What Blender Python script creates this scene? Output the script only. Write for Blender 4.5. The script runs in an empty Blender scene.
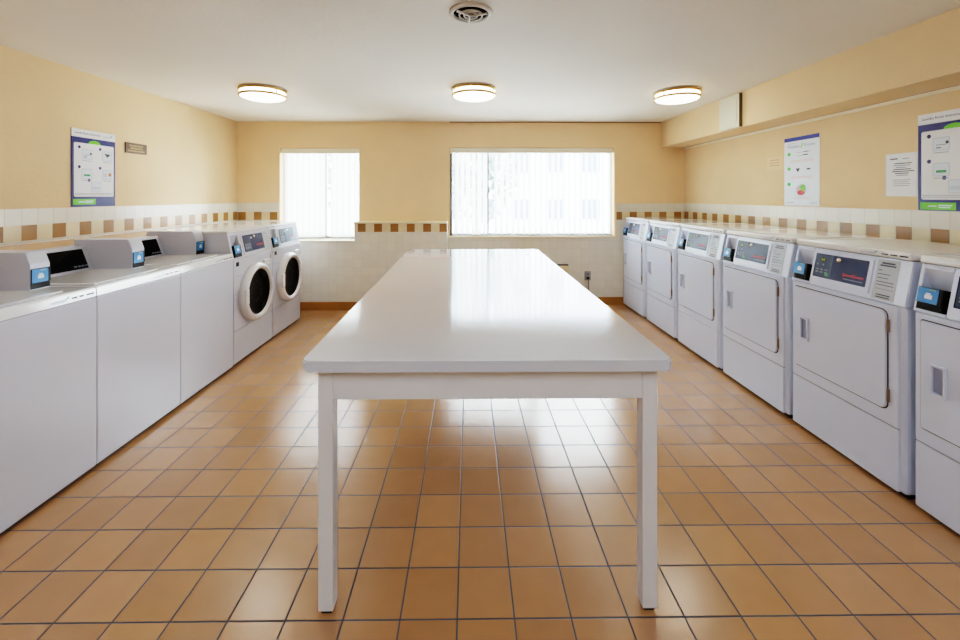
import bpy, bmesh, math, random
from mathutils import Matrix, Vector
random.seed(4)
scene = bpy.context.scene
COL = scene.collection
PI = math.pi

# ------------------------------------------------------------------ room numbers (metres)
XL, XR, YB, YF, H = -3.15, 2.95, 5.6, -2.4, 2.50
XS, ZS = 2.635, 2.15                  # soffit face and underside
CH_Y, CH_X = 5.36, -0.287             # pipe chase front and its end
W1 = (-2.569, -1.494, 0.905, 2.14)    # window openings x0,x1,z0,z1
W2 = (-0.265, 1.99, 0.94, 2.15)

# ------------------------------------------------------------------ materials
def new_mat(name):
    m = bpy.data.materials.new(name); m.use_nodes = True
    nt = m.node_tree
    return m, nt, nt.nodes['Principled BSDF']

def lin(c):
    return tuple(((v/12.92) if v <= 0.04045 else ((v+0.055)/1.055)**2.4) for v in c)
def S(r, g, b):
    return lin((r/255, g/255, b/255)) + (1,)

def mat(name, col, rough=0.5, metal=0.0, spec=0.5, var=0.0, scale=6.0, bump=0.0, bscale=60.0, coat=0.0):
    m, nt, p = new_mat(name)
    p.inputs['Base Color'].default_value = col
    p.inputs['Roughness'].default_value = rough
    p.inputs['Metallic'].default_value = metal
    p.inputs['Specular IOR Level'].default_value = spec
    p.inputs['Coat Weight'].default_value = coat
    p.inputs['Coat Roughness'].default_value = rough*.8
    tc = nt.nodes.new('ShaderNodeTexCoord')
    if var > 0:
        n = nt.nodes.new('ShaderNodeTexNoise'); n.inputs['Scale'].default_value = scale
        n.inputs['Detail'].default_value = 4
        nt.links.new(tc.outputs['Object'], n.inputs['Vector'])
        r = nt.nodes.new('ShaderNodeMapRange')
        r.inputs['From Min'].default_value = .3; r.inputs['From Max'].default_value = .7
        r.inputs['To Min'].default_value = 1-var; r.inputs['To Max'].default_value = 1+var
        nt.links.new(n.outputs['Fac'], r.inputs['Value'])
        mx = nt.nodes.new('ShaderNodeMix'); mx.data_type = 'RGBA'; mx.blend_type = 'MULTIPLY'
        mx.inputs['Factor'].default_value = 1
        mx.inputs['A'].default_value = col
        nt.links.new(r.outputs['Result'], mx.inputs['B'])
        nt.links.new(mx.outputs['Result'], p.inputs['Base Color'])
    if bump > 0:
        n2 = nt.nodes.new('ShaderNodeTexNoise'); n2.inputs['Scale'].default_value = bscale
        nt.links.new(tc.outputs['Object'], n2.inputs['Vector'])
        b = nt.nodes.new('ShaderNodeBump'); b.inputs['Strength'].default_value = bump
        b.inputs['Distance'].default_value = 0.01
        nt.links.new(n2.outputs['Fac'], b.inputs['Height'])
        nt.links.new(b.outputs['Normal'], p.inputs['Normal'])
    return m

def emit(name, col, s):
    m, nt, p = new_mat(name)
    p.inputs['Base Color'].default_value = col
    p.inputs['Emission Color'].default_value = col
    p.inputs['Emission Strength'].default_value = s
    return m

def math_node(nt, op, a, b=None, c=None):
    n = nt.nodes.new('ShaderNodeMath'); n.operation = op
    for i, v in enumerate((a, b, c)):
        if v is None: continue
        if isinstance(v, (int, float)): n.inputs[i].default_value = v
        else: nt.links.new(v, n.inputs[i])
    return n.outputs[0]

def tile_mat(name, axes, size, offs, colA, colB, grout, gw, rough, alternate, var=0.06, bump=0.4, spec=0.5, mottle=0.1, grooves=False):
    """grid tiles in object coordinates; axes e.g. 'XY'; alternate -> every second column uses colB"""
    m, nt, p = new_mat(name)
    tc = nt.nodes.new('ShaderNodeTexCoord')
    sp = nt.nodes.new('ShaderNodeSeparateXYZ'); nt.links.new(tc.outputs['Object'], sp.inputs[0])
    u = math_node(nt, 'DIVIDE', math_node(nt, 'SUBTRACT', sp.outputs[axes[0]], offs[0]), size[0])
    v = math_node(nt, 'DIVIDE', math_node(nt, 'SUBTRACT', sp.outputs[axes[1]], offs[1]), size[1])
    fu, fv = math_node(nt, 'FLOOR', u), math_node(nt, 'FLOOR', v)
    ru, rv = math_node(nt, 'SUBTRACT', u, fu), math_node(nt, 'SUBTRACT', v, fv)
    du = math_node(nt, 'MULTIPLY', math_node(nt, 'MINIMUM', ru, math_node(nt, 'SUBTRACT', 1.0, ru)), size[0])
    dv = math_node(nt, 'MULTIPLY', math_node(nt, 'MINIMUM', rv, math_node(nt, 'SUBTRACT', 1.0, rv)), size[1])
    d = math_node(nt, 'MINIMUM', du, dv)
    mr = nt.nodes.new('ShaderNodeMapRange'); mr.interpolation_type = 'SMOOTHSTEP'
    mr.inputs['From Min'].default_value = gw*0.35; mr.inputs['From Max'].default_value = gw*0.65
    nt.links.new(d, mr.inputs['Value'])
    tile = mr.outputs['Result']
    cb = nt.nodes.new('ShaderNodeCombineXYZ'); nt.links.new(fu, cb.inputs[0]); nt.links.new(fv, cb.inputs[1])
    wn = nt.nodes.new('ShaderNodeTexWhiteNoise'); wn.noise_dimensions = '3D'
    nt.links.new(cb.outputs[0], wn.inputs['Vector'])
    ns = nt.nodes.new('ShaderNodeTexNoise'); ns.inputs['Scale'].default_value = 9; ns.inputs['Detail'].default_value = 6
    nt.links.new(tc.outputs['Object'], ns.inputs['Vector'])
    val = math_node(nt, 'ADD', math_node(nt, 'MULTIPLY_ADD', wn.outputs['Value'], 2*var, 1-var),
                    math_node(nt, 'MULTIPLY_ADD', ns.outputs['Fac'], 2*mottle, -mottle))
    base = nt.nodes.new('ShaderNodeMix'); base.data_type = 'RGBA'
    base.inputs['A'].default_value = colA; base.inputs['B'].default_value = colB
    if alternate:
        par = math_node(nt, 'FLOORED_MODULO', fu, 2.0)
        nt.links.new(par, base.inputs['Factor'])
    else:
        nt.links.new(wn.outputs['Value'], base.inputs['Factor'])
    mul = nt.nodes.new('ShaderNodeMix'); mul.data_type = 'RGBA'; mul.blend_type = 'MULTIPLY'; mul.inputs['Factor'].default_value = 1
    nt.links.new(base.outputs['Result'], mul.inputs['A']); nt.links.new(val, mul.inputs['B'])
    fin = nt.nodes.new('ShaderNodeMix'); fin.data_type = 'RGBA'; fin.inputs['A'].default_value = grout
    nt.links.new(tile, fin.inputs['Factor']); nt.links.new(mul.outputs['Result'], fin.inputs['B'])
    nt.links.new(fin.outputs['Result'], p.inputs['Base Color'])
    rr = math_node(nt, 'MULTIPLY_ADD', tile, rough-0.7, 0.7)
    nt.links.new(rr, p.inputs['Roughness'])
    p.inputs['Specular IOR Level'].default_value = spec
    b = nt.nodes.new('ShaderNodeBump'); b.inputs['Strength'].default_value = bump; b.inputs['Distance'].default_value = 0.002
    hgt = math_node(nt, 'MULTIPLY_ADD', ns.outputs['Fac'], 0.12, tile)
    if grooves:
        gr = math_node(nt, 'SINE', math_node(nt, 'MULTIPLY', u, 2*PI*8))
        hgt = math_node(nt, 'MULTIPLY_ADD', gr, 0.15, hgt)
    nt.links.new(hgt, b.inputs['Height']); nt.links.new(b.outputs['Normal'], p.inputs['Normal'])
    return m

M = {}
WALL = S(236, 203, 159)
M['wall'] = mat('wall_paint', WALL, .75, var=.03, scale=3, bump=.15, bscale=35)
M['wall_lit'] = mat('wall_paint_lit', S(252, 218, 174), .75, var=.03, scale=3, bump=.15, bscale=35)  # back wall paint lightened so the colour carries light falling on it
M['ceil'] = mat('ceiling_paint', S(236, 227, 213), .85, var=.015, scale=2, bump=.2, bscale=45)
M['floor'] = tile_mat('floor_quarry_tile', 'XY', (.2, .2), (-.041, 1.436), S(178, 131, 88), S(186, 138, 94), S(70, 66, 66), .0065, .215, False, var=.05, mottle=.08, spec=1.0)
BR, CR = S(160, 112, 52), S(232, 214, 176)
WT = S(236, 230, 216)
GR = S(222, 214, 196)
M['white_tile_x'] = tile_mat('white_tile_back', 'XZ', (.1085, .1085), (.01, .01), WT, WT, S(214, 206, 192), .003, .22, False, var=.03, mottle=.03)
M['white_tile_y'] = tile_mat('white_tile_side', 'YZ', (.1085, .12), (2.909, 1.275), WT, WT, S(204, 196, 178), .004, .25, False, var=.04, mottle=.04)
M['band_left'] = tile_mat('check_band_left', 'YZ', (.1075, .112), (2.903, 1.166), BR, CR, GR, .004, .28, True, grooves=True)
M['band_right'] = tile_mat('check_band_right', 'YZ', (.1065, .112), (2.688, 1.166), BR, CR, GR, .004, .28, True)
M['band_back_left'] = tile_mat('check_band_back_left', 'XZ', (.1065, .112), (-3.13, 1.160), BR, CR, GR, .004, .28, True)
M['band_back_right'] = tile_mat('check_band_back_right', 'XZ', (.1015, .112), (1.994, 1.160), BR, CR, GR, .004, .28, True)
M['band_mid'] = tile_mat('check_band_mid', 'XZ', (.1065, .112), (-1.452, 1.016), BR, CR, GR, .004, .28, True)
M['base_tile'] = mat('baseboard_tile', S(172, 118, 52), .3, var=.08, scale=5)
M['trim'] = mat('cream_trim', S(238, 222, 190), .5)
M['bead'] = mat('caulk_bead', S(244, 228, 202), .6)
M['groove'] = mat('dark_joint', S(150, 110, 60), .7)
M['enamel'] = mat('white_enamel', S(216, 226, 248), .22, coat=.3, var=.01, scale=2)
M['enamel_top'] = mat('white_enamel_top', S(236, 236, 236), .12, coat=.4)
M['enamel_warm'] = mat('warm_white_enamel', S(208, 210, 222), .26, coat=.2, var=.015, scale=2)
M['enamel_shade'] = mat('grey_enamel', S(196, 198, 206), .4)
M['gasket'] = mat('dark_gasket', S(58, 56, 60), .6)
M['seam'] = mat('panel_seam', S(150, 150, 160), .6)
M['black'] = mat('black_plastic', S(10, 10, 12), .5, spec=.2)
M['glass_black'] = mat('black_display_glass', S(4, 4, 6), .06, spec=.1)
M['navy'] = mat('navy_display', S(14, 32, 82), .26, spec=.32)
M['navy2'] = mat('navy_panel', S(24, 40, 76), .3, spec=.32)
M['blue'] = mat('reader_blue', S(36, 128, 200), .3)
M['red'] = mat('red_print', S(214, 44, 52), .5)
M['yellow'] = mat('yellow_print', S(170, 190, 40), .5)
M['greenled'] = mat('green_print', S(60, 150, 90), .5)
M['greyprint'] = mat('grey_print', S(120, 126, 140), .6)
M['whiteprint'] = mat('white_print', S(226, 234, 242), .5)
M['bluelogo'] = mat('blue_logo', S(96, 120, 190), .5)
M['teal'] = mat('teal_logo', S(70, 170, 170), .5)
M['silverlabel'] = mat('silver_label', S(176, 180, 188), .4, metal=.1)
M['metal'] = mat('brushed_metal', S(170, 165, 160), .35, metal=.9)
M['hinge'] = mat('hinge_metal', S(150, 128, 112), .4, metal=.6)
M['recess'] = mat('handle_recess', S(150, 160, 190), .4)
M['chrome'] = mat('key_lock_chrome', S(230, 225, 205), .15, metal=1)
M['laminate'] = mat('white_laminate', S(206, 219, 236), .135, spec=.85, coat=1.0, var=.012, scale=3)
M['laminate_edge'] = mat('laminate_edge', S(224, 226, 232), .35)
M['leg_paint'] = mat('white_painted_wood', S(224, 230, 238), .4, var=.015, scale=8)
M['rubber'] = mat('black_rubber', S(25, 25, 27), .6)
M['drum'] = mat('drum_dark', S(16, 18, 22), .3, metal=.4)
M['ring'] = mat('white_door_ring', S(232, 230, 232), .25, coat=.3)
M['brass'] = mat('brass_trim', S(214, 176, 104), .35, metal=.7)
M['diffuser'] = emit('lit_diffuser', (1, .95, .84, 1), 4.5)
M['vent_white'] = mat('vent_white', S(226, 220, 210), .45)
M['vent_dark'] = mat('vent_dark', S(12, 10, 10), .8, spec=.1)
M['frame'] = mat('window_frame', S(214, 212, 206), .4)
M['jamb'] = mat('window_jamb', S(128, 126, 122), .5)
M['headrail'] = mat('blind_headrail', S(252, 242, 220), .5)
M['plaque'] = mat('brown_plaque', S(96, 62, 24), .4)
M['gold'] = mat('gold_lettering', S(196, 160, 84), .4)
M['paper'] = mat('white_paper', S(238, 238, 240), .6)
M['paper_blue'] = mat('poster_paper', S(226, 234, 242), .35)
M['poster_navy'] = mat('poster_navy', S(18, 22, 108), .35)
M['poster_blue'] = mat('poster_blue', S(20, 48, 150), .35)
M['poster_green'] = mat('poster_green', S(110, 200, 40), .4)
M['dot_green'] = mat('dot_green', S(80, 200, 90), .5)
M['ink'] = mat('grey_ink', S(150, 154, 170), .6)
M['ink_dark'] = mat('dark_ink', S(60, 62, 78), .6)
M['ink_pink'] = mat('pink_ink', S(226, 180, 176), .6)
M['ink_blue'] = mat('blue_grey_ink', S(110, 128, 176), .6)
M['icon'] = mat('pale_icon', S(206, 212, 224), .6)
M['orange'] = mat('orange_print', S(206, 120, 70), .6)
M['berry'] = mat('red_berry_print', S(206, 60, 80), .6)
M['sleeve'] = mat('plastic_sleeve', S(236, 238, 244), .12, coat=.6, bump=.5, bscale=22)
M['ledge'] = mat('tan_ledge', S(206, 162, 120), .25, var=.05, scale=3)
M['faded'] = mat('faded_sticker', S(240, 208, 166), .6)
M['faded_ink'] = mat('faded_ink', S(220, 170, 130), .6)
M['outlet'] = mat('outlet_steel', S(170, 165, 158), .4, metal=.5)
M['cord'] = mat('grey_conduit', S(150, 136, 120), .5)
M['panel_cream'] = mat('cream_panel', S(226, 222, 200), .5)
M['panel_shade'] = mat('panel_side_shade', S(110, 98, 62), .6)
M['heater'] = mat('heater_cream', S(236, 216, 176), .5)
M['stucco'] = mat('pale_stucco', S(176, 184, 196), .8)
M['leaf'] = mat('tree_leaves', S(96, 112, 104), .8, var=.25, scale=3)
M['bark'] = mat('tree_bark', S(96, 88, 82), .9)
M['extglass'] = mat('dark_window_glass', S(60, 76, 100), .2)
M['pavement'] = mat('pavement', S(225, 225, 225), .9, var=.05)

# slat: thin translucent vinyl
def slat_mat():
    m, nt, p = new_mat('vinyl_slat')
    nt.nodes.remove(p)
    out = nt.nodes['Material Output']
    d = nt.nodes.new('ShaderNodeBsdfDiffuse'); d.inputs[0].default_value = (.88, .89, .88, 1)
    t = nt.nodes.new('ShaderNodeBsdfTranslucent'); t.inputs[0].default_value = (.86, .88, .88, 1)
    mx = nt.nodes.new('ShaderNodeMixShader'); mx.inputs[0].default_value = .55
    nt.links.new(d.outputs[0], mx.inputs[1]); nt.links.new(t.outputs[0], mx.inputs[2])
    nt.links.new(mx.outputs[0], out.inputs[0])
    return m
M['slat'] = slat_mat()
def glass_mat():
    m, nt, p = new_mat('window_glass')
    nt.nodes.remove(p)
    out = nt.nodes['Material Output']
    g = nt.nodes.new('ShaderNodeBsdfGlossy'); g.inputs['Roughness'].default_value = .02
    t = nt.nodes.new('ShaderNodeBsdfTransparent'); t.inputs[0].default_value = (.96, .98, .98, 1)
    fr = nt.nodes.new('ShaderNodeFresnel'); fr.inputs[0].default_value = 1.3
    mx = nt.nodes.new('ShaderNodeMixShader')
    nt.links.new(fr.outputs[0], mx.inputs[0])
    nt.links.new(t.outputs[0], mx.inputs[1]); nt.links.new(g.outputs[0], mx.inputs[2])
    nt.links.new(mx.outputs[0], out.inputs[0])
    return m
M['glass'] = glass_mat()

# ------------------------------------------------------------------ mesh builder
_text_cache = {}
def text_geo(body, shear=0.0, bold=0.0):
    k = (body, shear, bold)
    if k not in _text_cache:
        cu = bpy.data.curves.new('lettering', 'FONT'); cu.body = body; cu.size = 1
        cu.shear = shear; cu.offset = bold; cu.resolution_u = 2
        ob = bpy.data.objects.new('lettering', cu); COL.objects.link(ob)
        dg = bpy.context.evaluated_depsgraph_get()
        me = bpy.data.meshes.new_from_object(ob.evaluated_get(dg))
        vs = [v.co.copy() for v in me.vertices]; fs = [tuple(p.vertices) for p in me.polygons]
        bpy.data.objects.remove(ob); bpy.data.curves.remove(cu); bpy.data.meshes.remove(me)
        x0 = min(v.x for v in vs); x1 = max(v.x for v in vs); y0 = min(v.y for v in vs); y1 = max(v.y for v in vs)
        _text_cache[k] = ([((v.x-x0)/(x1-x0), (v.y-y0)/(y1-y0)) for v in vs], fs)
    return _text_cache[k]

class MB:
    def __init__(s):
        s.v, s.f, s.m, s.mats, s.T = [], [], [], [], Matrix()
        s.smooth = []
    def mi(s, mname):
        if mname not in s.mats: s.mats.append(mname)
        return s.mats.index(mname)
    def add(s, verts, faces, mname, smooth=False):
        o = len(s.v); i = s.mi(mname)
        s.v += [tuple(s.T @ Vector(v)) for v in verts]
        for f in faces:
            s.f.append(tuple(a+o for a in f)); s.m.append(i); s.smooth.append(smooth)
        return s
    def from_bm(s, bm, mname, smooth=False):
        bm.verts.ensure_lookup_table(); bm.verts.index_update()
        s.add([v.co.copy() for v in bm.verts], [tuple(v.index for v in f.verts) for f in bm.faces], mname, smooth)
        bm.free(); return s
    def box(s, x0, x1, y0, y1, z0, z1, m, bev=0, seg=2):
        vs = [(x, y, z) for x in (x0, x1) for y in (y0, y1) for z in (z0, z1)]
        fs = [(0, 1, 3, 2), (4, 6, 7, 5), (0, 4, 5, 1), (2, 3, 7, 6), (0, 2, 6, 4), (1, 5, 7, 3)]
        if bev <= 0: return s.add(vs, fs, m)
        bm = bmesh.new(); bv = [bm.verts.new(v) for v in vs]
        for f in fs: bm.faces.new([bv[i] for i in f])
        bmesh.ops.bevel(bm, geom=bm.edges[:], offset=bev, segments=seg, affect='EDGES', profile=.5)
        return s.from_bm(bm, m)
    def prism(s, prof, x0, x1, m, bev=0):
        """prof: list of (y,z) extruded along x"""
        n = len(prof)
        vs = [(x0, y, z) for y, z in prof]+[(x1, y, z) for y, z in prof]
        fs = [tuple(range(n)), tuple(reversed(range(n, 2*n)))]+[(i, i+n, (i+1) % n+n, (i+1) % n) for i in range(n)]
        bm = bmesh.new(); bv = [bm.verts.new(v) for v in vs]
        for f in fs: bm.faces.new([bv[i] for i in f])
        bmesh.ops.recalc_face_normals(bm, faces=bm.faces[:])
        if bev > 0: bmesh.ops.bevel(bm, geom=bm.edges[:], offset=bev, segments=2, affect='EDGES')
        return s.from_bm(bm, m)
    def rrect(s, x0, x1, z0, z1, r, y0, y1, m, bev=0, seg=5):
        """rounded rectangle in xz, y0 = front, y1 = back; r = one radius or four (bl, br, tr, tl)"""
        rs = r if isinstance(r, tuple) else (r,)*4
        pts = []
        for (cx, cz, a0, rr) in ((x0, z0, PI, rs[0]), (x1, z0, 1.5*PI, rs[1]), (x1, z1, 0, rs[2]), (x0, z1, .5*PI, rs[3])):
            if rr <= 0: pts.append((cx, cz)); continue
            ox = cx+rr if cx == x0 else cx-rr; oz = cz+rr if cz == z0 else cz-rr
            for k in range(seg+1):
                a = a0+.5*PI*k/seg; pts.append((ox+rr*math.cos(a), oz+rr*math.sin(a)))
        n = len(pts)
        vs = [(x, y0, z) for x, z in pts]+[(x, y1, z) for x, z in pts]
        fs = [tuple(range(n)), tuple(reversed(range(n, 2*n)))]+[(i, i+n, (i+1) % n+n, (i+1) % n) for i in range(n)]
        bm = bmesh.new(); bv = [bm.verts.new(v) for v in vs]
        ff = [bm.faces.new([bv[i] for i in f]) for f in fs]
        bmesh.ops.recalc_face_normals(bm, faces=bm.faces[:])
        if bev > 0: bmesh.ops.bevel(bm, geom=list(ff[0].edges), offset=bev, segments=2, affect='EDGES')
        return s.from_bm(bm, m)
    def lathe(s, prof, m, axis='Z', c=(0, 0, 0), n=40, a0=0, a1=2*PI, smooth=True):
        """prof: list of (radius, height along axis)"""
        full = abs(a1-a0-2*PI) < 1e-6
        cnt = n if full else n+1
        vs = []
        for r, h in prof:
            for k in range(cnt):
                a = a0+(a1-a0)*k/n; x, y = r*math.cos(a), r*math.sin(a)
                p = {'Z': (x, y, h), 'Y': (x, h, y), 'X': (h, x, y)}[axis]
                vs.append((p[0]+c[0], p[1]+c[1], p[2]+c[2]))
        fs = []
        for i in range(len(prof)-1):
            for k in range(n):
                k2 = (k+1) % cnt
                fs.append((i*cnt+k, i*cnt+k2, (i+1)*cnt+k2, (i+1)*cnt+k))
        return s.add(vs, fs, m, smooth)
    def disc(s, cx, cz, r, y, m, n=20, rz=None):
        rz = rz or r
        return s.add([(cx+r*math.cos(2*PI*k/n), y, cz+rz*math.sin(2*PI*k/n)) for k in range(n)], [tuple(range(n))], m)
    def flat(s, x0, x1, z0, z1, y, m):
        return s.add([(x0, y, z0), (x1, y, z0), (x1, y, z1), (x0, y, z1)], [(0, 1, 2, 3)], m)
    def quad(s, pts, m):
        return s.add(pts, [(0, 1, 2, 3)], m)
    def text(s, body, x0, x1, z0, z1, y, m, shear=0.0, bold=0.0):
        vs, fs = text_geo(body, shear, bold)
        return s.add([(x0+a*(x1-x0), y, z0+b*(z1-z0)) for a, b in vs], fs, m)
    def tube(s, pts, r, m, n=10):
        pts = [Vector(p) for p in pts]; vs = []; fs = []
        for i, p in enumerate(pts):
            d = (pts[min(i+1, len(pts)-1)]-pts[max(i-1, 0)]).normalized()
            a = d.orthogonal().normalized(); b = d.cross(a)
            if i and (a.dot(pa) < 0): pass
            if i:
                a = (pa-d*pa.dot(d)).normalized(); b = d.cross(a)
            pa = a
            vs += [p+r*(math.cos(2*PI*k/n)*a+math.sin(2*PI*k/n)*b) for k in range(n)]
        for i in range(len(pts)-1):
            fs += [(i*n+k, i*n+(k+1) % n, (i+1)*n+(k+1) % n, (i+1)*n+k) for k in range(n)]
        fs += [tuple(range(n)), tuple(range((len(pts)-1)*n, len(pts)*n))]
        return s.add(vs, fs, m, True)
    def build(s, name, parent=None, fix=True):
        me = bpy.data.meshes.new(name)
        me.from_pydata(s.v, [], s.f)
        for mn in s.mats: me.materials.append(M[mn])
        me.polygons.foreach_set('material_index', s.m)
        me.polygons.foreach_set('use_smooth', s.smooth)
        me.update()
        if fix:
            bm = bmesh.new(); bm.from_mesh(me)
            # only closed pieces are re-oriented; flat print keeps its winding
            bmesh.ops.recalc_face_normals(bm, faces=bm.faces[:]); bm.to_mesh(me); bm.free()
        o = bpy.data.objects.new(name, me); COL.objects.link(o)
        if parent: o.parent = parent
        return o

def tag(o, label, cat, group=None):
    o['label'] = label; o['category'] = cat
    if group: o['group'] = group
    return o
def struct(name, mb):
    o = mb.build(name); o['kind'] = 'structure'; return o
def empty(name, label, cat, loc, rz=0, group=None):
    o = bpy.data.objects.new(name, None); COL.objects.link(o); o.empty_display_size = .1
    o.location = loc; o.rotation_euler = (0, 0, rz)
    return tag(o, label, cat, group)
def dup(root, loc, label):
    r = root.copy(); COL.objects.link(r); r.location = loc; r['label'] = label
    for ch in list(root.children):
        c = ch.copy(); COL.objects.link(c); c.parent = r
        for g in list(ch.children):
            d = g.copy(); COL.objects.link(d); d.parent = c
    return r

# ------------------------------------------------------------------ room shell
struct('floor', MB().box(XL-.15, XR+.15, YF-.15, YB+.2, -.1, 0, 'floor'))
struct('ceiling', MB().box(XL-.15, XR+.15, YF-.15, YB+.2, H, H+.1, 'ceil'))
struct('wall_left', MB().box(XL-.15, XL, YF-.15, YB+.2, 0, H, 'wall'))
struct('wall_right', MB().box(XR, XR+.15, YF-.15, YB+.2, 0, H, 'wall'))
struct('wall_front', MB().box(XL, XR, YF-.15, YF, 0, H, 'wall'))
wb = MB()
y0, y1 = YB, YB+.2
wb.box(XL, W1[0], y0, y1, 0, H, 'wall_lit')
wb.box(W1[0], W1[1], y0, y1, 0, W1[2], 'wall_lit').box(W1[0], W1[1], y0, y1, W1[3], H, 'wall_lit')
wb.box(W1[1], W2[0], y0, y1, 0, H, 'wall_lit')
wb.box(W2[0], W2[1], y0, y1, 0, W2[2], 'wall_lit').box(W2[0], W2[1], y0, y1, W2[3], H, 'wall_lit')
wb.box(W2[1], XR, y0, y1, 0, H, 'wall_lit')
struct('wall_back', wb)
# soffit along the right wall, with its beads
struct('trim_1', MB().box(XS, XR, YF, YB, ZS, H, 'wall', .004))
struct('trim_2', MB().box(XR-.014, XR, YF, YB-.01, ZS-.026, ZS-.003, 'bead').box(XR-.012, XR, YF, YB-.01, ZS-.003, ZS, 'groove'))
struct('trim_3', MB().box(XS-.022, XS, YB-.012, YB, ZS, H-.012, 'wall_lit', .003).box(W2[0], XS-.0, YB-.008, YB, H-.011, H, 'groove'))
# pipe chase under and between the windows (tiled)
ch = MB()
ch.box(XL, W1[1], CH_Y, YB, .108, W1[2]-.012, 'white_tile_x')
ch.box(W1[1], CH_X, CH_Y, YB, .108, 1.016, 'white_tile_x')
ch.box(XL, CH_X, CH_Y, YB, 0, .108, 'white_tile_x')
struct('trim_4', ch)
struct('trim_5', MB().box(W1[1], CH_X, CH_Y-.004, YB, 1.016, 1.128, 'band_mid'))
struct('trim_6', MB().box(W1[1]-.008, CH_X, CH_Y-.012, YB, 1.128, 1.146, 'trim', .004))
# white tile below window 2 and to the right
tw = MB()
tw.box(CH_X, XR, YB-.012, YB, .108, W2[2]-.03, 'white_tile_x')
tw.box(W2[1]+.03, XR, YB-.012, YB, W2[2]-.03, 1.160, 'white_tile_x')
tw.box(W2[1]+.03, XR, YB-.012, YB, 1.272, 1.385, 'white_tile_x')
tw.box(XL, W1[0]-.02, YB-.012, YB, .905, 1.160, 'white_tile_x')
tw.box(XL, W1[0]-.02, YB-.012, YB, 1.272, 1.395, 'white_tile_x')
struct('trim_7', tw)
struct('trim_8', MB().box(XL, W1[0]-.02, YB-.013, YB, 1.160, 1.272, 'band_back_left'))
struct('trim_9', MB().box(W2[1]+.03, XR, YB-.013, YB, 1.160, 1.272, 'band_back_right'))
struct('trim_10', MB().box(XL, XL+.012, YF, YB-.013, 0, 1.166, 'white_tile_y').box(XL, XL+.012, YF, YB-.013, 1.278, 1.393, 'white_tile_y'))
struct('trim_11', MB().box(XL, XL+.013, YF, YB-.013, 1.166, 1.278, 'band_left'))
struct('trim_12', MB().box(XR-.012, XR, YF, YB-.013, 0, 1.166, 'white_tile_y').box(XR-.012, XR, YF, YB-.013, 1.278, 1.39, 'white_tile_y'))
struct('trim_13', MB().box(XR-.013, XR, YF, YB-.013, 1.166, 1.278, 'band_right'))
# tiled ledge behind the washers
struct('trim_14', MB().box(XL+.013, -2.68, YF, 3.53, 0, 1.105, 'groove').box(XL+.013, -2.67, YF, 3.53, 1.105, 1.145, 'ledge', .008).box(XL+.013, -2.80, 3.53, 4.95, 0, 1.145, 'ledge'))
# baseboards
struct('baseboard_back', MB().box(XL, CH_X+.012, CH_Y-.012, CH_Y, 0, .108, 'base_tile', .003).box(CH_X, CH_X+.012, CH_Y, YB-.012, 0, .108, 'base_tile')
       .box(CH_X+.012, XR, YB-.024, YB-.012, 0, .108, 'base_tile', .003))

# ------------------------------------------------------------------ windows
def window(idx, W, mull_x, left_dark):
    x0, x1, z0, z1 = W
    fy0, fy1 = YB+.10, YB+.15
    fr = MB()
    t = .035
    fr.box(x0, x1, fy0, fy1, z0, z0+t, 'frame', .004).box(x0, x1, fy0, fy1, z1-t, z1, 'frame', .004)
    fr.box(x0, x0+t, fy0, fy1, z0+t, z1-t, 'jamb' if left_dark else 'frame').box(x1-t, x1, fy0, fy1, z0+t, z1-t, 'frame')
    fr.box(mull_x-.013, mull_x+.013, fy0-.01, fy1, z0+t, z1-t, 'jamb' if left_dark else 'frame', .004)
    if left_dark: fr.box(x0+.002, x0+.034, YB+.03, YB+.09, z0+.002, z1-.08, 'jamb', .003)
    o = struct('window_%d' % idx, fr)
    g = MB().box(x0+t, mull_x-.02, fy0+.02, fy0+.024, z0+t, z1-t, 'glass').box(mull_x+.02, x1-t, fy0+.02, fy0+.024, z0+t, z1-t, 'glass')
    g.build('window_pane', o)
    return o
window(1, W1, -1.98, False)
window(2, W2, .265, True)
# sills
struct('trim_15', MB().box(W1[0]-.0, W1[1]-.008, CH_Y-.012, YB+.1, W1[2]-.012, W1[2], 'trim', .004))
struct('trim_16', MB().box(W2[0]-.02, W2[1]+.02, YB-.03, YB+.1, W2[2]-.028, W2[2], 'trim', .005))

def blind(W, label, ang, seed, mull):
    x0, x1, z0, z1 = W
    rnd = random.Random(seed)
    t = empty('vertical_blind', label, 'blind', ((x0+x1)/2, YB+.045, z0), 0, 'vertical window blinds')
    w = (x1-x0)/2-.008; h = z1-z0
    MB().box(-w, w, -.035, .03, h-.075, h-.004, 'headrail', .006).build('headrail', t)
    n = round((2*w-.02)/.080)
    for k in range(n):
        x = -w+.085+(2*w-.135)*k/(n-1)
        if abs(x+(x0+x1)/2-mull) < .04: continue
        a = math.radians(ang+rnd.uniform(-5, 5))
        s = MB(); cs, sn = math.cos(a), math.sin(a)
        pts = []
        cols = 5
        zb, zt = .022, h-.078
        for i in range(cols):
            u = (i/(cols-1)-.5)*.088; c = .005*(1-(u/.044)**2)
            pts.append((u*cs-c*sn, u*sn+c*cs))
        vs = [(px, py, zb) for px, py in pts]+[(px, py, zt) for px, py in pts]
        s.add(vs, [(i, i+1, i+1+cols, i+cols) for i in range(cols-1)], 'slat', True)
        o = s.build('slat', t, fix=False); o.location = (x, 0, 0)
    return t
blind(W1, 'white vertical slat blind in the narrow window above the front-load washers', 50, 3, -1.96)
blind(W2, 'white vertical slat blind across the wide window behind the folding table', 52, 8, .263)

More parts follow.
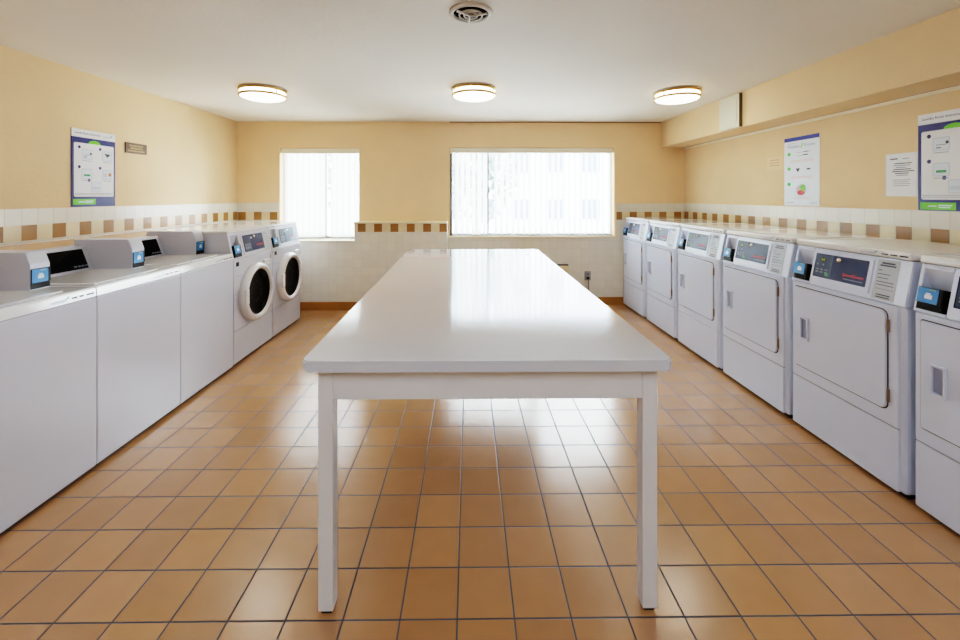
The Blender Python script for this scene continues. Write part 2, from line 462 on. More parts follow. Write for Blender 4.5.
# ------------------------------------------------------------------ outside
struct('ground', MB().box(-40, 40, YB+.25, 60, -.4, -.3, 'pavement'))
b = empty('apartment_building', 'pale apartment building seen faintly through the wide window blind', 'building', (4.6, 22, -.3))
MB().box(-7, 7, 0, 6, 0, 7.0, 'stucco').build('wall', b)
MB().box(-7.3, 7.3, -.3, 6.3, 7.0, 7.3, 'stucco').build('roof', b)
for zi in (.5, 3.0, 5.0):
    for xi in range(7):
        x = -6.2+xi*1.9
        wd = MB().box(x, x+1.1, -.04, 0, zi, zi+1.2, 'stucco').build('window', b)
        MB().box(x+.06, x+1.04, -.05, -.04, zi+.06, zi+1.14, 'extglass').build('pane', wd)

def tree(x, y, hh, label, seed):
    rnd = random.Random(seed)
    t = empty('tree', label, 'tree', (x, y, -.3), 0, 'trees outside the windows')
    MB().lathe([(.16, 0), (.11, .8), (.08, hh*.6), (.02, hh*.8)], 'bark', n=12).build('trunk', t)
    c = MB()
    for k in range(900):
        a = rnd.uniform(0, 2*PI); u = rnd.uniform(-1, 1); rr = (rnd.random()**.4)
        p = Vector((math.cos(a)*math.sqrt(1-u*u)*rr*1.5, math.sin(a)*math.sqrt(1-u*u)*rr*1.5, hh*.62+u*rr*hh*.40))
        q = Matrix.Rotation(rnd.uniform(0, 6), 3, Vector((rnd.uniform(-1, 1), rnd.uniform(-1, 1), .3)))
        l = rnd.uniform(.10, .2)
        c.add([p+q @ Vector(v) for v in ((-l, 0, 0), (0, -l*.5, .02), (l, 0, 0), (0, l*.5, .02))], [(0, 1, 2, 3)], 'leaf')
    c.build('crown', t, fix=False)
tree(.2, 13, 4.2, 'grey-green tree seen faintly through the left end of the wide window blind', 1)
tree(-5.2, 13, 4.6, 'grey-green tree seen faintly through the narrow window blind', 2)

# ------------------------------------------------------------------ ceiling lights and vent
lt = empty('ceiling_light', 'round lit ceiling light, leftmost of the three, nearest the left wall', 'light', (-1.955, 3.91, H), 0, 'round ceiling lights')
MB().lathe([(.0, 0), (.205, 0), (.205, -.012), (0, -.012)], 'vent_white').build('base_plate', lt)
def band(z):
    return MB().lathe([(.194, z-.009), (.209, z-.009), (.209, z+.009), (.194, z+.009), (.194, z-.009)], 'brass', n=56)
band(-.022).build('trim_ring', lt)
band(-.070).build('trim_ring', lt)
MB().lathe([(.19, -.012), (.195, -.02), (.195, -.072), (.186, -.084), (.15, -.096), (.09, -.103), (.0, -.106)], 'diffuser', n=56).build('diffuser', lt)
for k in range(3):
    a = PI/2+2*PI*k/3
    pst = MB().box(-.004, .004, -.004, .004, -.065, -.02, 'brass'); o = pst.build('post', lt)
    o.location = (.203*math.cos(a), .203*math.sin(a), 0)
lc = dup(lt, (.045, 3.86, H), 'round lit ceiling light, middle of the three, behind the round vent')
lr = dup(lt, (2.015, 3.95, H), 'round lit ceiling light, rightmost of the three, next to the soffit')

v = empty('ceiling_vent', 'round white ceiling vent with concentric rings over dark duct', 'vent', (.01, 2.27, H))
MB().lathe([(0, -.001), (.10, -.001)], 'vent_dark').build('duct_opening', v)
MB().lathe([(.096, -.002), (.098, -.014), (.106, -.016), (.118, -.008), (.121, -.001), (.096, -.002)], 'vent_white').build('outer_ring', v)
for r in (.064, .038):
    MB().lathe([(r-.004, -.022), (r+.002, -.024), (r+.004, -.014), (r, -.012), (r-.004, -.022)], 'vent_white').build('inner_ring', v)
MB().lathe([(0, -.030), (.012, -.028), (.015, -.018), (0, -.018)], 'vent_white').lathe([(0, -.032), (.004, -.031), (.004, -.026)], 'greyprint').build('hub', v)
sp = MB()
for k in range(3):
    a = math.radians(100+120*k)
    sp.T = Matrix.Rotation(a, 4, 'Z'); sp.box(.012, .096, -.004, .004, -.026, -.016, 'vent_white')
sp.build('spokes', v)

# access panel on the soffit
ap = empty('access_panel', 'square cream cover panel on the face of the soffit', 'panel', (XS, 4.09, 2.155), -PI/2)
MB().rrect(-.16, .16, 0, .325, .004, -.028, 0, 'panel_cream', .004).build('frame', ap)
MB().rrect(-.125, .125, .03, .295, .003, -.033, -.028, 'panel_cream', .003).box(-.128, -.124, -.0285, -.0281, .03, .295, 'groove').build('cover', ap)
MB().box(.1602, .164, -.030, 0, 0, .325, 'panel_shade').build('shade_strip', ap)  # shade on the panel's near side, painted as a dark strip

# ------------------------------------------------------------------ dryers
WD = .70
dr = empty('dryer', 'white coin dryer with large dark display and grey instruction label, second nearest on the right', 'dryer',
           (2.11, 2.661-WD/2, 0), -PI/2, 'row of coin dryers')
hx = WD/2
def U(u): return u-hx
MB().box(-hx+.02, hx-.02, .035, .66, 0, .03, 'rubber').build('base', dr)
MB().box(-hx, hx, .004, .72, .024, .942, 'enamel', .022, 3).build('cabinet', dr)
lp = MB().rrect(-hx+.012, hx-.03, .026, .332, .01, -.003, .01, 'enamel', .003)
lp.box(-hx+.012, hx-.03, -.001, .01, .332, .3365, 'seam').build('lower_panel', dr)
# front panel round the door
fp = MB().rrect(-hx+.012, hx-.03, .3365, .936, .008, -.003, .01, 'enamel', .003)
fp.build('front_panel', dr)
door = MB().rrect(U(.037), U(.623), .402, .911, (.012, .035, .035, .012), -.0045, -.002, 'gasket')
door.rrect(U(.041), U(.617), .407, .906, (.010, .032, .032, .010), -.012, -.004, 'enamel', .004)
door_o = door.build('door', dr)
h = MB()
for (a, b_, c, d) in ((.088, .098, .585, .725), (.142, .152, .585, .725), (.098, .142, .585, .597), (.098, .142, .713, .725)):
    h.box(U(a), U(b_), -.024, -.012, c, d, 'enamel', .002)
h.box(U(.098), U(.142), -.0135, -.012, .597, .713, 'recess')
h.build('door_handle', door_o)
for z in (.80, .45):
    MB().box(U(.622), U(.631), -.014, -.003, z, z+.065, 'hinge', .002).build('hinge', dr)
# console: leaning back
A = math.atan2(.045, .222)
T = Matrix.Translation((-hx, 0, .942)) @ Matrix.Rotation(-A, 4, 'X')
L = math.hypot(.045, .222)
con = MB()
def cprof(d=0): return [(0+d, .942), (.045+d, 1.164), (.30, 1.164), (.30, .942)]
con.prism(cprof(), -hx, U(.016), 'enamel', .002)
con.prism(cprof(), U(.132), hx, 'enamel', .004)
# pocket for the reader: sill, lintel and slanted back
con.T = T
con.box(.016, .132, 0, .2, 0, .012, 'enamel').box(.016, .132, 0, .2, L-.022, L, 'enamel')
con.add([(.016, .06, .012), (.132, .06, .012), (.132, .06, .10), (.016, .06, .10), (.016, .004, L-.022), (.132, .004, L-.022)],
        [(0, 1, 2, 3), (3, 2, 5, 4)], 'enamel')
con.T = Matrix()
con_o = con.build('control_console', dr)
dp = MB(); dp.T = T
dp.rrect(.142, .512, .026, .208, .006, -.007, .0, 'enamel', .002)
dp.rrect(.160, .492, .052, .194, .004, -.0085, -.006, 'navy')
yq = -.0092
dp.flat(.166, .272, .058, .188, -.0088, 'navy2')
dp.flat(.2735, .2755, .056, .190, yq, 'greyprint')
dp.disc(.215, .160, .022, yq, 'black', rz=.014)
dp.text('88', .203, .227, .153, .167, -.0096, 'yellow')
for i in range(3):
    dp.flat(.176+i*.030, .196+i*.030, .096, .104, yq, 'greyprint'); dp.flat(.176+i*.030, .196+i*.030, .080, .088, yq, 'greyprint')
dp.flat(.178, .186, .125, .135, yq, 'greyprint'); dp.flat(.215, .226, .125, .135, yq, 'greyprint')
dp.disc(.252, .074, .013, yq, 'greenled', rz=.010)
dp.lathe([(.0, -.016), (.012, -.016), (.013, -.0085)], 'chrome', 'Y', (.318, 0, .172), 16)
dp.text('SpeedQueen', .352, .478, .084, .104, yq, 'red', .3, .02)
dp.flat(.362, .476, .070, .075, yq, 'greyprint')
dp.build('display_panel', dr)
lb = MB(); lb.T = T
lb.rrect(.530, .640, .010, .216, .002, -.0015, 0, 'silverlabel')
lb.flat(.552, .618, .193, .202, -.002, 'ink_dark'); lb.flat(.545, .625, .181, .189, -.002, 'ink_dark')
for z in (.158, .138, .118): lb.flat(.540, .540+.05*(z*7 % 1+.3), z, z+.004, -.002, 'ink_dark')
for z in (.098, .082): lb.flat(.540, .628, z, z+.004, -.002, 'ink_dark')
lb.flat(.540, .630, .062, .064, -.002, 'ink_dark'); lb.flat(.550, .620, .030, .036, -.002, 'ink_dark'); lb.flat(.550, .620, .018, .024, -.002, 'ink_dark')
lb.build('instruction_label', dr)
def reader(T, u0, u1, v0, v1, root, out=.018, depth=.07):
    r = MB(); r.T = T
    vm = v0+(v1-v0)*.28
    r.box(u0, u1, -out+.006, depth, v0, vm, 'black').box(u0, u1, -out, depth, vm, v1, 'black', .003)
    o = r.build('card_reader', root)
    s = MB(); s.T = T
    w = u1-u0; y = -out-.001; hh = v1-vm
    s.rrect(u0+.002, u1-.016*w/.1, vm+.003, v1-.003, .004, y, -out+.001, 'blue')
    s.flat(u0+.45*w, u0+.72*w, v1-.16*hh, v1-.10*hh, y-.0006, 'yellow')
    s.rrect(u0+.32*w, u0+.62*w, vm+.30*hh, vm+.55*hh, .003, y-.0006, y, 'whiteprint')
    s.flat(u0+.36*w, u0+.55*w, vm+.57*hh, vm+.66*hh, y-.0006, 'whiteprint')
    s.build('reader_screen', o)
    return o
reader(T, .020, .122, .014, .118, dr)
# top lid with the maker's print on its front lip
top = MB().box(-hx, hx, .030, .72, 1.166, 1.204, 'enamel_top', .010, 3)
top.text('coinmach', U(.44), U(.52), 1.178, 1.190, .0294, 'bluelogo', .25)
top.add([(U(.515), .0294, 1.188), (U(.53), .0294, 1.186), (U(.536), .0294, 1.199), (U(.524), .0294, 1.193)], [(0, 1, 2, 3)], 'teal')
for a, w in ((.555, .035), (.60, .035), (.645, .04)):
    top.flat(U(a), U(a+w), 1.180, 1.187, .0294, 'ink_dark')
top.box(-hx+.004, hx-.004, .045, .3, 1.1635, 1.1665, 'gasket')
top.build('top_panel', dr)
MB().box(-hx+.006, hx-.006, .30, .70, .9405, 1.166, 'enamel').build('upper_cabinet', dr)
fars = [5.593, 4.860, 4.127, 3.394, None, 1.928]
labs = ['white coin dryer in the far corner against the tiled back wall',
        'white coin dryer second from the back wall, beside the corner dryer',
        'white coin dryer third from the back wall, its display paler blue than the nearer ones',
        'white coin dryer with blue display, third nearest on the right, fourth from the back wall',
        None,
        'white coin dryer nearest on the right, cut off by the edge of the photo']
for fy, lbk in zip(fars, labs):
    if fy: dup(dr, (2.11, fy-WD/2, 0), lbk)

# ------------------------------------------------------------------ front-load washers
WF = .700; hf = WF/2
fl = empty('front_load_washer', 'white front-load washer with round black door, next to the top-load washers', 'washer',
           (-2.03, 3.54+WF/2+.003, 0), PI/2, 'front-load washers')
def V(u): return u-hf
MB().box(-hf+.02, hf-.02, .03, .70, 0, .03, 'rubber').build('base', fl)
MB().box(-hf, hf, 0, .74, .024, .932, 'enamel_warm', .012, 3).build('cabinet', fl)
MB().rrect(-hf+.010, hf-.010, .028, .306, .006, -.004, .004, 'enamel_warm', .002).box(-hf+.01, hf-.01, -.001, .004, .306, .311, 'seam').build('lower_panel', fl)
fpn = MB().rrect(-hf+.010, hf-.010, .311, .926, .006, -.004, .004, 'enamel_warm', .002)
fpn.rrect(V(.045), V(.085), .868, .905, .004, -.007, -.003, 'black')
fpn.text('coinmach', V(.05), V(.13), .775, .790, -.0048, 'bluelogo', .25)
fpn.box(V(.50), V(.60), -.008, -.003, .835, .84, 'greyprint')
fpn.build('front_panel', fl)
dz = .588
d = MB()
prof = [(.262, -.002), (.268, -.025), (.262, -.050), (.245, -.068), (.228, -.070), (.214, -.060), (.206, -.035), (.200, -.015), (.20, -.002)]
d.lathe(prof, 'ring', 'Y', (0, 0, dz), 64)
do = d.build('door', fl)
gl = MB().lathe([(.212, -.050), (.205, -.040), (.17, -.026), (.10, -.016), (0, -.012)], 'glass_black', 'Y', (0, 0, dz), 48)
for k in range(12):
    a = k*PI/6
    gl.lathe([(0, -.017), (.004, -.0168)], 'greyprint', 'Y', (.09*math.cos(a), -.004, dz+.09*math.sin(a)), 8)
gl.build('door_glass', do)
hd = MB().box(-.262, -.215, -.076, -.052, dz-.07, dz+.07, 'ring', .008)
hd.build('door_handle', do)
MB().box(V(.50), V(.62), -.03, -.003, .80, .86, 'ring', .008).build('door_latch', fl)
MB().box(V(.655), V(.690), -.014, -.003, .80, .90, 'enamel_shade', .004).build('hinge', fl)
# sloped console
A2 = math.atan2(.05, .225); L2 = math.hypot(.05, .225)
T2 = Matrix.Translation((-hf, 0, .934)) @ Matrix.Rotation(-A2, 4, 'X')
c2 = MB()
c2.prism([(0, .934), (.05, 1.159), (.74, 1.159), (.74, .934)], -hf, V(.025), 'enamel_warm', .002)
c2.prism([(0, .934), (.05, 1.159), (.74, 1.159), (.74, .934)], V(.145), hf, 'enamel_warm', .002)
c2.T = T2
c2.box(.025, .145, 0, .2, 0, .012, 'enamel_warm').box(.025, .145, 0, .2, L2-.022, L2, 'enamel_warm')
c2.add([(.025, .06, .012), (.145, .06, .012), (.145, .06, .10), (.025, .06, .10), (.025, .004, L2-.022), (.145, .004, L2-.022)],
       [(0, 1, 2, 3), (3, 2, 5, 4)], 'enamel_warm')
c2.build('control_console', fl)
MB().box(-hf, hf, .045, .74, 1.160, 1.180, 'enamel_top', .006, 2).build('top_panel', fl)
d2 = MB(); d2.T = T2
d2.rrect(.185, .575, .020, .205, .006, -.006, 0, 'enamel_warm', .002)
d2.rrect(.205, .56, .038, .192, .004, -.0075, -.005, 'navy')
d2.flat(.212, .330, .045, .186, -.0079, 'navy2')
d2.text('88', .33, .36, .150, .170, -.0083, 'whiteprint')
for i in range(3):
    d2.flat(.225+i*.032, .247+i*.032, .062, .085, -.0083, 'greyprint'); d2.flat(.225+i*.032, .247+i*.032, .092, .110, -.0083, 'greyprint')
d2.lathe([(.0, -.013), (.010, -.013), (.011, -.0075)], 'chrome', 'Y', (.40, 0, .172), 14)
d2.text('SpeedQueen', .42, .54, .075, .095, -.0083, 'red', .3, .02)
d2.build('display_panel', fl)
l2 = MB(); l2.T = T2
l2.rrect(.59, .675, .015, .205, .002, -.0015, 0, 'silverlabel')
for z in (.18, .17, .14, .12, .10, .08, .05): l2.flat(.60, .665, z, z+.004, -.002, 'ink')
l2.build('instruction_label', fl)
reader(T2, .030, .135, .014, .118, fl)
dup(fl, (-2.03, 3.54+WF/2+.003+.708, 0), 'white front-load washer with round black door, at the far end below the narrow window')

# ------------------------------------------------------------------ top-load washers
WW = .643; hw = WW/2
tl = empty('top_load_washer', 'white top-load washer nearest the camera on the left, cut off by the photo edge', 'washer',
           (-2.02, 1.602+.3225, 0), PI/2, 'top-load washers')
def P(u): return u-hw
MB().box(-hw+.02, hw-.02, .03, .62, 0, .03, 'rubber').build('base', tl)
MB().box(-hw, hw, 0, .64, .024, .937, 'enamel_warm', .006, 2).box(-hw+.004, hw-.004, .004, .3, .937, .941, 'seam').build('cabinet', tl)
tp = MB().prism([(.0, .941), (.006, .984), (.014, .992), (.64, .992), (.64, .941)], -hw, hw, 'enamel_top', .002)
tp.T = Matrix.Translation((-hw, 0, .941)) @ Matrix.Rotation(-math.atan2(.006, .043), 4, 'X')
tp.text('coinmach', .40, .48, .012, .028, -.0008, 'bluelogo', .25)
tp.add([(.475, -.0008, .024), (.49, -.0008, .022), (.496, -.0008, .037), (.484, -.0008, .031)], [(0, 1, 2, 3)], 'teal')
for a, w in ((.505, .03), (.545, .025), (.585, .045)): tp.flat(a, a+w, .016, .024, -.0008, 'ink_dark')
tp.build('top_deck', tl)
ld = MB().box(P(.05), P(.52), .06, .46, .992, .9985, 'enamel_top', .003)
ld.box(P(.20), P(.36), .052, .062, .992, .9975, 'enamel_shade')
ld.build('lid', tl)
hs = MB().prism([(.500, .992), (.560, 1.150), (.570, 1.154), (.64, 1.154), (.64, .992)], -hw, P(.536), 'enamel_warm', .002)
hs.build('control_housing', tl)
A3 = math.atan2(.06, .158); L3 = math.hypot(.06, .158)
T3 = Matrix.Translation((-hw, .500, .992)) @ Matrix.Rotation(-A3, 4, 'X')
d3 = MB(); d3.T = T3
d3.rrect(.010, .512, .004, L3-.004, .005, -.006, 0, 'enamel_warm', .002)
d3.rrect(.026, .495, .016, L3-.020, .004, -.0075, -.005, 'glass_black')
d3.text('SpeedQueen', .06, .16, .026, .040, -.0082, 'red', .3, .02)
for i in range(4): d3.flat(.40+i*.025, .418+i*.025, .03, .04, -.0082, 'greyprint')
d3.lathe([(.0, -.012), (.009, -.012), (.010, -.0055)], 'black', 'Y', (.19, 0, L3-.011), 12)
d3.build('display_panel', tl)
# reader tower at the far side: chamfered front, blue screen below
tw_ = MB().prism([(.250, .992), (.250, 1.122), (.274, 1.184), (.282, 1.190), (.64, 1.190), (.64, .992)], P(.537), hw, 'enamel_warm', .003)
tw_.add([(P(.550), .2535, 1.134), (P(.632), .2535, 1.134), (P(.632), .2715, 1.180), (P(.550), .2715, 1.180)], [(0, 1, 2, 3)], 'enamel_shade')
tw_.build('reader_tower', tl)
TR = Matrix.Translation((-hw, .250, .992))
reader(TR, .541, .641, .004, .110, tl, out=.006, depth=-.0005)
for k, lbk in ((1, 'white top-load washer in the middle of the three, its black display facing the room'),
               (2, 'white top-load washer third from the camera, beside the front-load washers')):
    dup(tl, (-2.02, 1.602+.3225+.645*k, 0), lbk)

# ------------------------------------------------------------------ folding table
tb = empty('folding_table', 'long white laminate folding table with square legs in the middle of the room', 'table', (0, 0, 0))
F0, F1, B0, B1 = (-.577, 1.412), (.708, 1.412), (-.630, 4.27), (.712, 4.27)
ZF, ZB, TH = .914, .930, .039
bm = bmesh.new()
pts = []
def arc(c, a0, r=.022, n=5):
    return [(c[0]+r*math.cos(a0+.5*PI*k/n), c[1]+r*math.sin(a0+.5*PI*k/n)) for k in range(n+1)]
r = .022
pts += arc((F0[0]+r, F0[1]+r), PI)+arc((F1[0]-r, F1[1]+r), 1.5*PI)+arc((B1[0]-r, B1[1]-r), 0)+arc((B0[0]+r, B0[1]-r), .5*PI)
zt = lambda y: ZF+(ZB-ZF)*(y-1.412)/(4.27-1.412)
n = len(pts)
lo = [bm.verts.new((x, y, zt(y)-TH)) for x, y in pts]; hi = [bm.verts.new((x, y, zt(y))) for x, y in pts]
ft = bm.faces.new(hi); fb = bm.faces.new(list(reversed(lo)))
for i in range(n): bm.faces.new((lo[i], lo[(i+1) % n], hi[(i+1) % n], hi[i]))
bmesh.ops.bevel(bm, geom=list(ft.edges)+list(fb.edges), offset=.005, segments=3, affect='EDGES')
MB().from_bm(bm, 'laminate').build('tabletop', tb)
lx0, lx1 = -.533, .671
ly0, ly1 = 1.452, 4.23
for (x, y) in ((lx0, ly0), (lx1-.053, ly0), (lx0-.05, ly1-.053), (lx1-.045, ly1-.053)):
    lg = MB().box(x, x+.053, y, y+.053, .014, zt(y)-TH-.001, 'leg_paint', .003)
    lo_ = lg.build('leg', tb)
    MB().box(x+.008, x+.045, y+.008, y+.045, 0, .015, 'rubber', .002).build('foot_glide', lo_)
ap_h = .114
MB().box(lx0+.053, lx1-.053, ly0+.002, ly0+.030, zt(ly0)-TH-ap_h, zt(ly0)-TH-.001, 'leg_paint', .002).build('apron', tb)
MB().box(lx0+.003, lx1-.098, ly1-.030, ly1-.002, zt(ly1)-TH-ap_h, zt(ly1)-TH-.001, 'leg_paint', .002).build('apron', tb)
for s, (xa, xb) in enumerate(((lx0+.002, lx0-.048), (lx1-.030, lx1-.022))):
    z0, z1 = zt(ly0)-TH, zt(ly1)-TH
    ya, yb = ly0+.054, ly1-.054
    vs = []
    for (x, y, z) in ((xa, ya, z0), (xb, yb, z1)):
        vs += [(x, y, z-ap_h), (x+.028, y, z-ap_h), (x+.028, y, z-.002), (x, y, z-.002)]
    MB().add(vs, [(0, 1, 2, 3), (4, 7, 6, 5), (0, 4, 5, 1), (1, 5, 6, 2), (2, 6, 7, 3), (3, 7, 4, 0)], 'leg_paint').build('apron', tb)

# ------------------------------------------------------------------ things on the walls
def instr_poster(name, label, loc, rz):
    """navy bordered instruction poster .42 x .64; front at local -y"""
    p = MB(); w, hgt = .215, .632
    p.box(-w, w, -.004, 0, 0, hgt, 'poster_navy')
    y = -.0046
    p.flat(-w, w, .565, hgt, y, 'paper')
    p.text('Laundry Room Instructions', -w+.03, .055, .588, .608, y-.0006, 'poster_navy', 0, .01)
    p.text('coinmach', .085, .165, .590, .606, y-.0006, 'ink', .25)
    p.add([(.16, y-.0006, .602), (.175, y-.0006, .600), (.186, y-.0006, .618), (.172, y-.0006, .611)], [(0, 1, 2, 3)], 'teal')
    p.rrect(-w+.022, w-.018, .082, .520, .012, y-.0002, -.004, 'paper')
    # green arch
    arcp = [(.0+.06*math.cos(PI*k/12), y-.0006, .520+.030*math.sin(PI*k/12)) for k in range(13)]
    p.add(arcp, [tuple(range(13))], 'poster_green')
    yy = y-.0008
    spots = [(-.145, .485, 0), (.055, .485, 1), (-.145, .325, 2), (.055, .325, 3), (-.055, .218, 4)]
    for cx, cz, k in spots:
        p.disc(cx, cz, .013, yy, 'poster_navy')
        x0 = cx+.022; z1 = cz-.012
        p.rrect(x0, x0+.10, z1-.085, z1, .008, yy+.0002, y, 'icon')
        p.rrect(x0+.006, x0+.094, z1-.079, z1-.006, .006, yy, y, 'paper_blue')
        yk = yy-.0004
        if k == 0:
            p.flat(x0+.02, x0+.08, z1-.05, z1-.045, yk, 'ink'); p.disc(x0+.085, z1-.035, .010, yk, 'ink_dark'); p.flat(x0+.02, x0+.05, z1-.07, z1-.06, yk, 'ink')
        if k == 1:
            p.add([(x0+.02, yk, z1-.02), (x0+.085, yk, z1-.025), (x0+.05, yk, z1-.055)], [(0, 1, 2)], 'ink_dark')
        if k == 2:
            p.flat(x0+.02, x0+.08, z1-.062, z1-.046, yk, 'greenled')
        if k == 3:
            p.disc(x0+.078, z1-.04, .016, yk, 'orange'); p.flat(x0+.01, x0+.05, z1-.06, z1-.03, yk, 'icon')
        if k == 4:
            p.flat(x0+.01, x0+.09, z1-.062, z1-.04, yk, 'icon')
        p.flat(x0+.005, x0+.095, z1-.098, z1-.094, yk, 'ink')
    p.flat(-w+.03, w-.03, .108, .112, yy, 'ink'); p.flat(-w+.03, w-.05, .096, .100, yy, 'ink')
    p.flat(-w+.015, .01, .018, .064, y, 'poster_green')
    p.flat(-.15, -.10, .036, .046, y-.0006, 'whiteprint'); p.flat(-.09, -.01, .042, .050, y-.0006, 'whiteprint'); p.flat(-.09, -.02, .030, .036, y-.0006, 'whiteprint')
    o = p.build(name, fix=False); o.location = loc; o.scale = (.935, 1, 1); o.rotation_euler = (0, 0, rz)
    return tag(o, label, 'poster', 'laundry instruction posters')
instr_poster('instruction_poster', 'blue-bordered laundry room instructions poster on the left wall above the washers', (XL+.001, 3.475, 1.396), PI/2)
instr_poster('instruction_poster', 'blue-bordered laundry room instructions poster on the right wall, cut off by the photo edge', (XR-.001, 2.459, 1.378), -PI/2)

g = MB(); w, hgt = .192, .618
g.box(-w, w, -.002, 0, 0, hgt, 'paper_blue'); y = -.0026
g.flat(-w, w, hgt-.034, hgt, y, 'poster_blue')
g.text('A guide to', -.15, -.06, .556, .570, y, 'ink')
g.text('Washers', -.15, -.015, .520, .550, y, 'ink_blue'); g.text('Dryers', .035, .15, .520, .550, y, 'ink_blue')
g.add([(-.008, y, .515), (.004, y, .515), (.026, y, .555), (.014, y, .555)], [(0, 1, 2, 3)], 'poster_green')
for z in (.468, .335, .195): g.disc(-.135, z, .020, y, 'dot_green', rz=.017)
for (a, b_, z) in ((-.05, .10, .475), (-.05, .02, .445)): g.flat(a, b_, z, z+.004, y, 'ink')
g.flat(.03, .075, .475, .482, y, 'ink_dark'); g.flat(.02, .075, .448, .457, y, 'ink_dark')
for z in (.405, .393): g.flat(-.12, .13, z, z+.004, y, 'ink_pink')
g.add([(-.06, y, .335), (-.01, y, .335), (-.035, y, .300)], [(0, 1, 2)], 'ink_dark'); g.flat(.06, .10, .318, .330, y, 'ink_dark')
for z in (.258, .247): g.flat(-.11, .12, z, z+.004, y, 'ink_pink')
g.disc(.0, .140, .060, y, 'icon', rz=.05)
g.disc(.022, .160, .030, y-.0003, 'poster_green'); g.disc(.0, .118, .040, y-.0005, 'berry', rz=.022); g.disc(-.03, .15, .018, y-.0004, 'ink_pink')
g.disc(.015, .128, .012, y-.0007, 'orange')
g.flat(-.08, .10, .066, .070, y, 'ink_pink')
g.text('coinmach', .09, .165, .022, .036, y, 'ink_blue', .25)
g.flat(-.17, -.08, .024, .030, y, 'ink')
o = g.build('guide_poster', fix=False); o.location = (XR-.001, 3.61, 1.397); o.rotation_euler = (0, 0, -PI/2)
tag(o, 'tall pale washers and dryers guide poster with blue top strip on the right wall', 'poster')

nt_ = empty('paper_notice', 'printed paper notice in a clear sleeve on the right wall beside the blue poster', 'notice', (XR, 2.769, 1.481), -PI/2)
p = MB().box(-.098, .098, -.002, -.001, .004, .290, 'paper'); y = -.0024
p.flat(-.072, -.02, .254, .262, y, 'ink_dark'); p.flat(.01, .05, .254, .260, y, 'ink')
for i, (a, b_) in enumerate(((-.045, .07), (-.05, .06), (-.035, .035), (-.05, .065), (-.06, .085), (-.04, .05), (-.03, .045))):
    p.flat(a, b_, .222-i*.0135, .228-i*.0135, y, 'ink_dark' if i in (0, 3, 4, 5) else 'ink')
for i in range(4): p.flat(-.05, .06-.01*(i % 2), .110-i*.013, .114-i*.013, y, 'ink')
p.build('printed_sheet', nt_, fix=False)
MB().box(-.102, .102, -.001, 0, 0, .295, 'sleeve').build('plastic_sleeve', nt_)
tag(MB().box(-.05, .05, -.001, 0, 0, .275, 'paper').build('paper_sheet'), 'blank white paper sheet tucked between the printed notice and the blue poster', 'paper')
o = bpy.data.objects['paper_sheet']; o.location = (XR, 2.615, 1.495); o.rotation_euler = (0, 0, -PI/2)
s = MB().box(-.097, .097, -.0012, 0, 0, .125, 'faded')
for z in (.09, .065, .04): s.flat(-.07, .06, z, z+.010, -.0016, 'faded_ink')
o = s.build('faded_sticker', fix=False); o.location = (XR, 3.925, 1.735); o.rotation_euler = (0, 0, -PI/2)
tag(o, 'small faded peach sticker on the right wall left of the guide poster', 'sticker')
pq = MB().box(-.124, .124, -.010, 0, 0, .097, 'plaque', .003)
for i, (a, b_) in enumerate(((-.085, .085), (-.07, .075), (-.10, .10))):
    x = a; rnd = random.Random(i)
    while x < b_-.01:
        ww = rnd.uniform(.008, .014); pq.flat(x, x+ww, .064-i*.024, .078-i*.024, -.0105, 'gold'); x += ww+.005
o = pq.build('wall_plaque', fix=False); o.location = (XL, 3.906, 1.883); o.rotation_euler = (0, 0, PI/2)
tag(o, 'small brown plaque with gold lettering on the left wall beside the poster', 'sign')

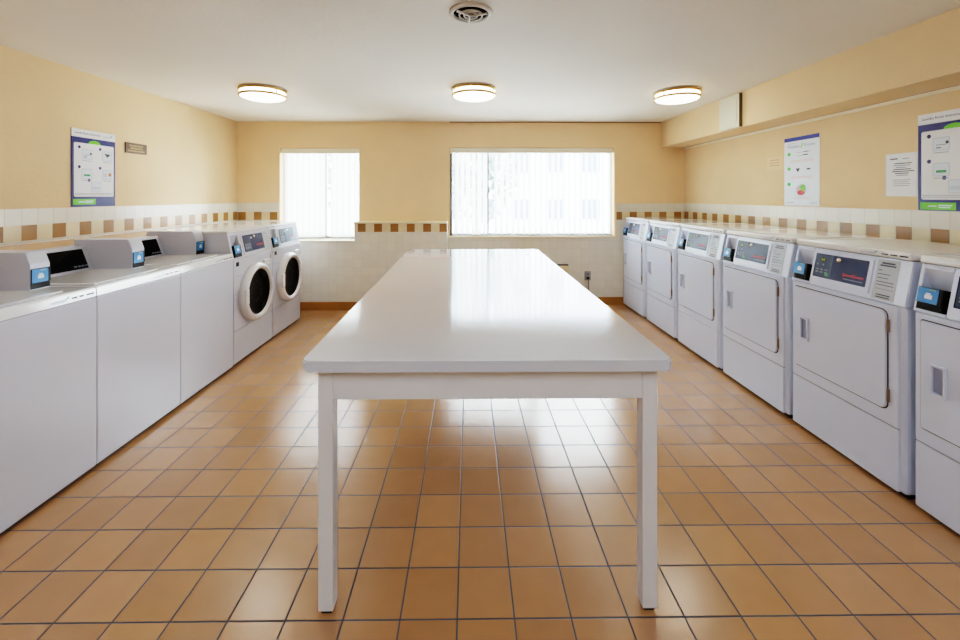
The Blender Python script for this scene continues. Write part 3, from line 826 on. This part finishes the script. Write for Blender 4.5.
# outlet, cord, low heater cover on the back wall
ot = empty('wall_outlet', 'grey metal electrical outlet low on the white tiled back wall', 'outlet', (1.62, YB-.012, .40))
MB().rrect(-.042, .042, -.062, .062, .006, -.012, 0, 'outlet', .003).build('cover_plate', ot)
rc = MB()
for z in (-.028, .022): rc.rrect(-.018, .018, z-.016, z+.016, .008, -.015, -.012, 'greyprint')
rc.build('receptacle', ot)
MB().box(-.016, .016, -.045, -.015, -.045, -.012, 'rubber', .005).build('plug', ot)
tag(MB().tube([(1.625, YB-.045, .368), (1.625, YB-.048, .32), (1.628, YB-.03, .24), (1.628, YB-.022, .12), (1.628, YB-.038, .05), (1.60, YB-.06, .012), (1.50, YB-.07, .010)], .009, 'cord').build('power_cord'),
    'grey power cord hanging down from the back wall outlet', 'cord')
ht = empty('wall_heater', 'low cream heater cover under the wide window, mostly hidden by the table', 'heater', (1.14, YB-.012, .12))
MB().box(-.21, .21, -.06, 0, 0, .425, 'heater', .005).build('cover', ht)
MB().box(-.205, .205, -.058, -.004, .425, .437, 'vent_dark').build('top_slot', ht)

# ------------------------------------------------------------------ light
w = bpy.data.worlds.new('sky'); scene.world = w; w.use_nodes = True
bg = w.node_tree.nodes['Background']; bg.inputs[0].default_value = (.86, .94, 1.0, 1); bg.inputs[1].default_value = 18

def area(name, loc, rot, sx, sy, power, col=(1, 1, 1)):
    l = bpy.data.lights.new(name, 'AREA'); l.shape = 'RECTANGLE'; l.size = sx; l.size_y = sy; l.energy = power; l.color = col
    o = bpy.data.objects.new(name, l); COL.objects.link(o); o.location = loc; o.rotation_euler = rot
    return o
for W, nm in ((W1, 'window_portal'), (W2, 'window_portal')):
    o = area(nm, ((W[0]+W[1])/2, YB+.19, (W[2]+W[3])/2), (PI/2, 0, PI), W[1]-W[0], W[3]-W[2], 10)
    o.rotation_euler = (-PI/2, 0, 0)
    o.data.cycles.is_portal = True
for x, y in ((-1.955, 3.91), (.045, 3.86), (2.015, 3.95)):
    o = area('ceiling_lamp', (x, y, H-.112), (0, 0, 0), .34, .34, .2, (1, .95, .88)); o.data.shape = 'DISK'
# the room carries on behind the camera, with unseen fill lights added for brightness
area('rear_fill_light', (-1.3, -.6, H-.03), (0, 0, 0), 1.6, 1.6, 14, (.76, .88, 1.0))
area('rear_fill_light', (1.3, -.6, H-.03), (0, 0, 0), 1.6, 1.6, 14, (.76, .88, 1.0))

# ------------------------------------------------------------------ camera
cam = bpy.data.cameras.new('camera'); co = bpy.data.objects.new('camera', cam); COL.objects.link(co)
co.location = (0, 0, 1.48); co.rotation_euler = (PI/2, 0, -.01)
cam.sensor_width = 36; cam.lens = 410/960*36
cam.shift_x = (480-473.1)/960; cam.shift_y = (196.5-320)/960
cam.clip_start = .02
scene.camera = co
scene.view_settings.view_transform = 'Filmic'
scene.view_settings.look = 'High Contrast'
scene.view_settings.exposure = 1.0
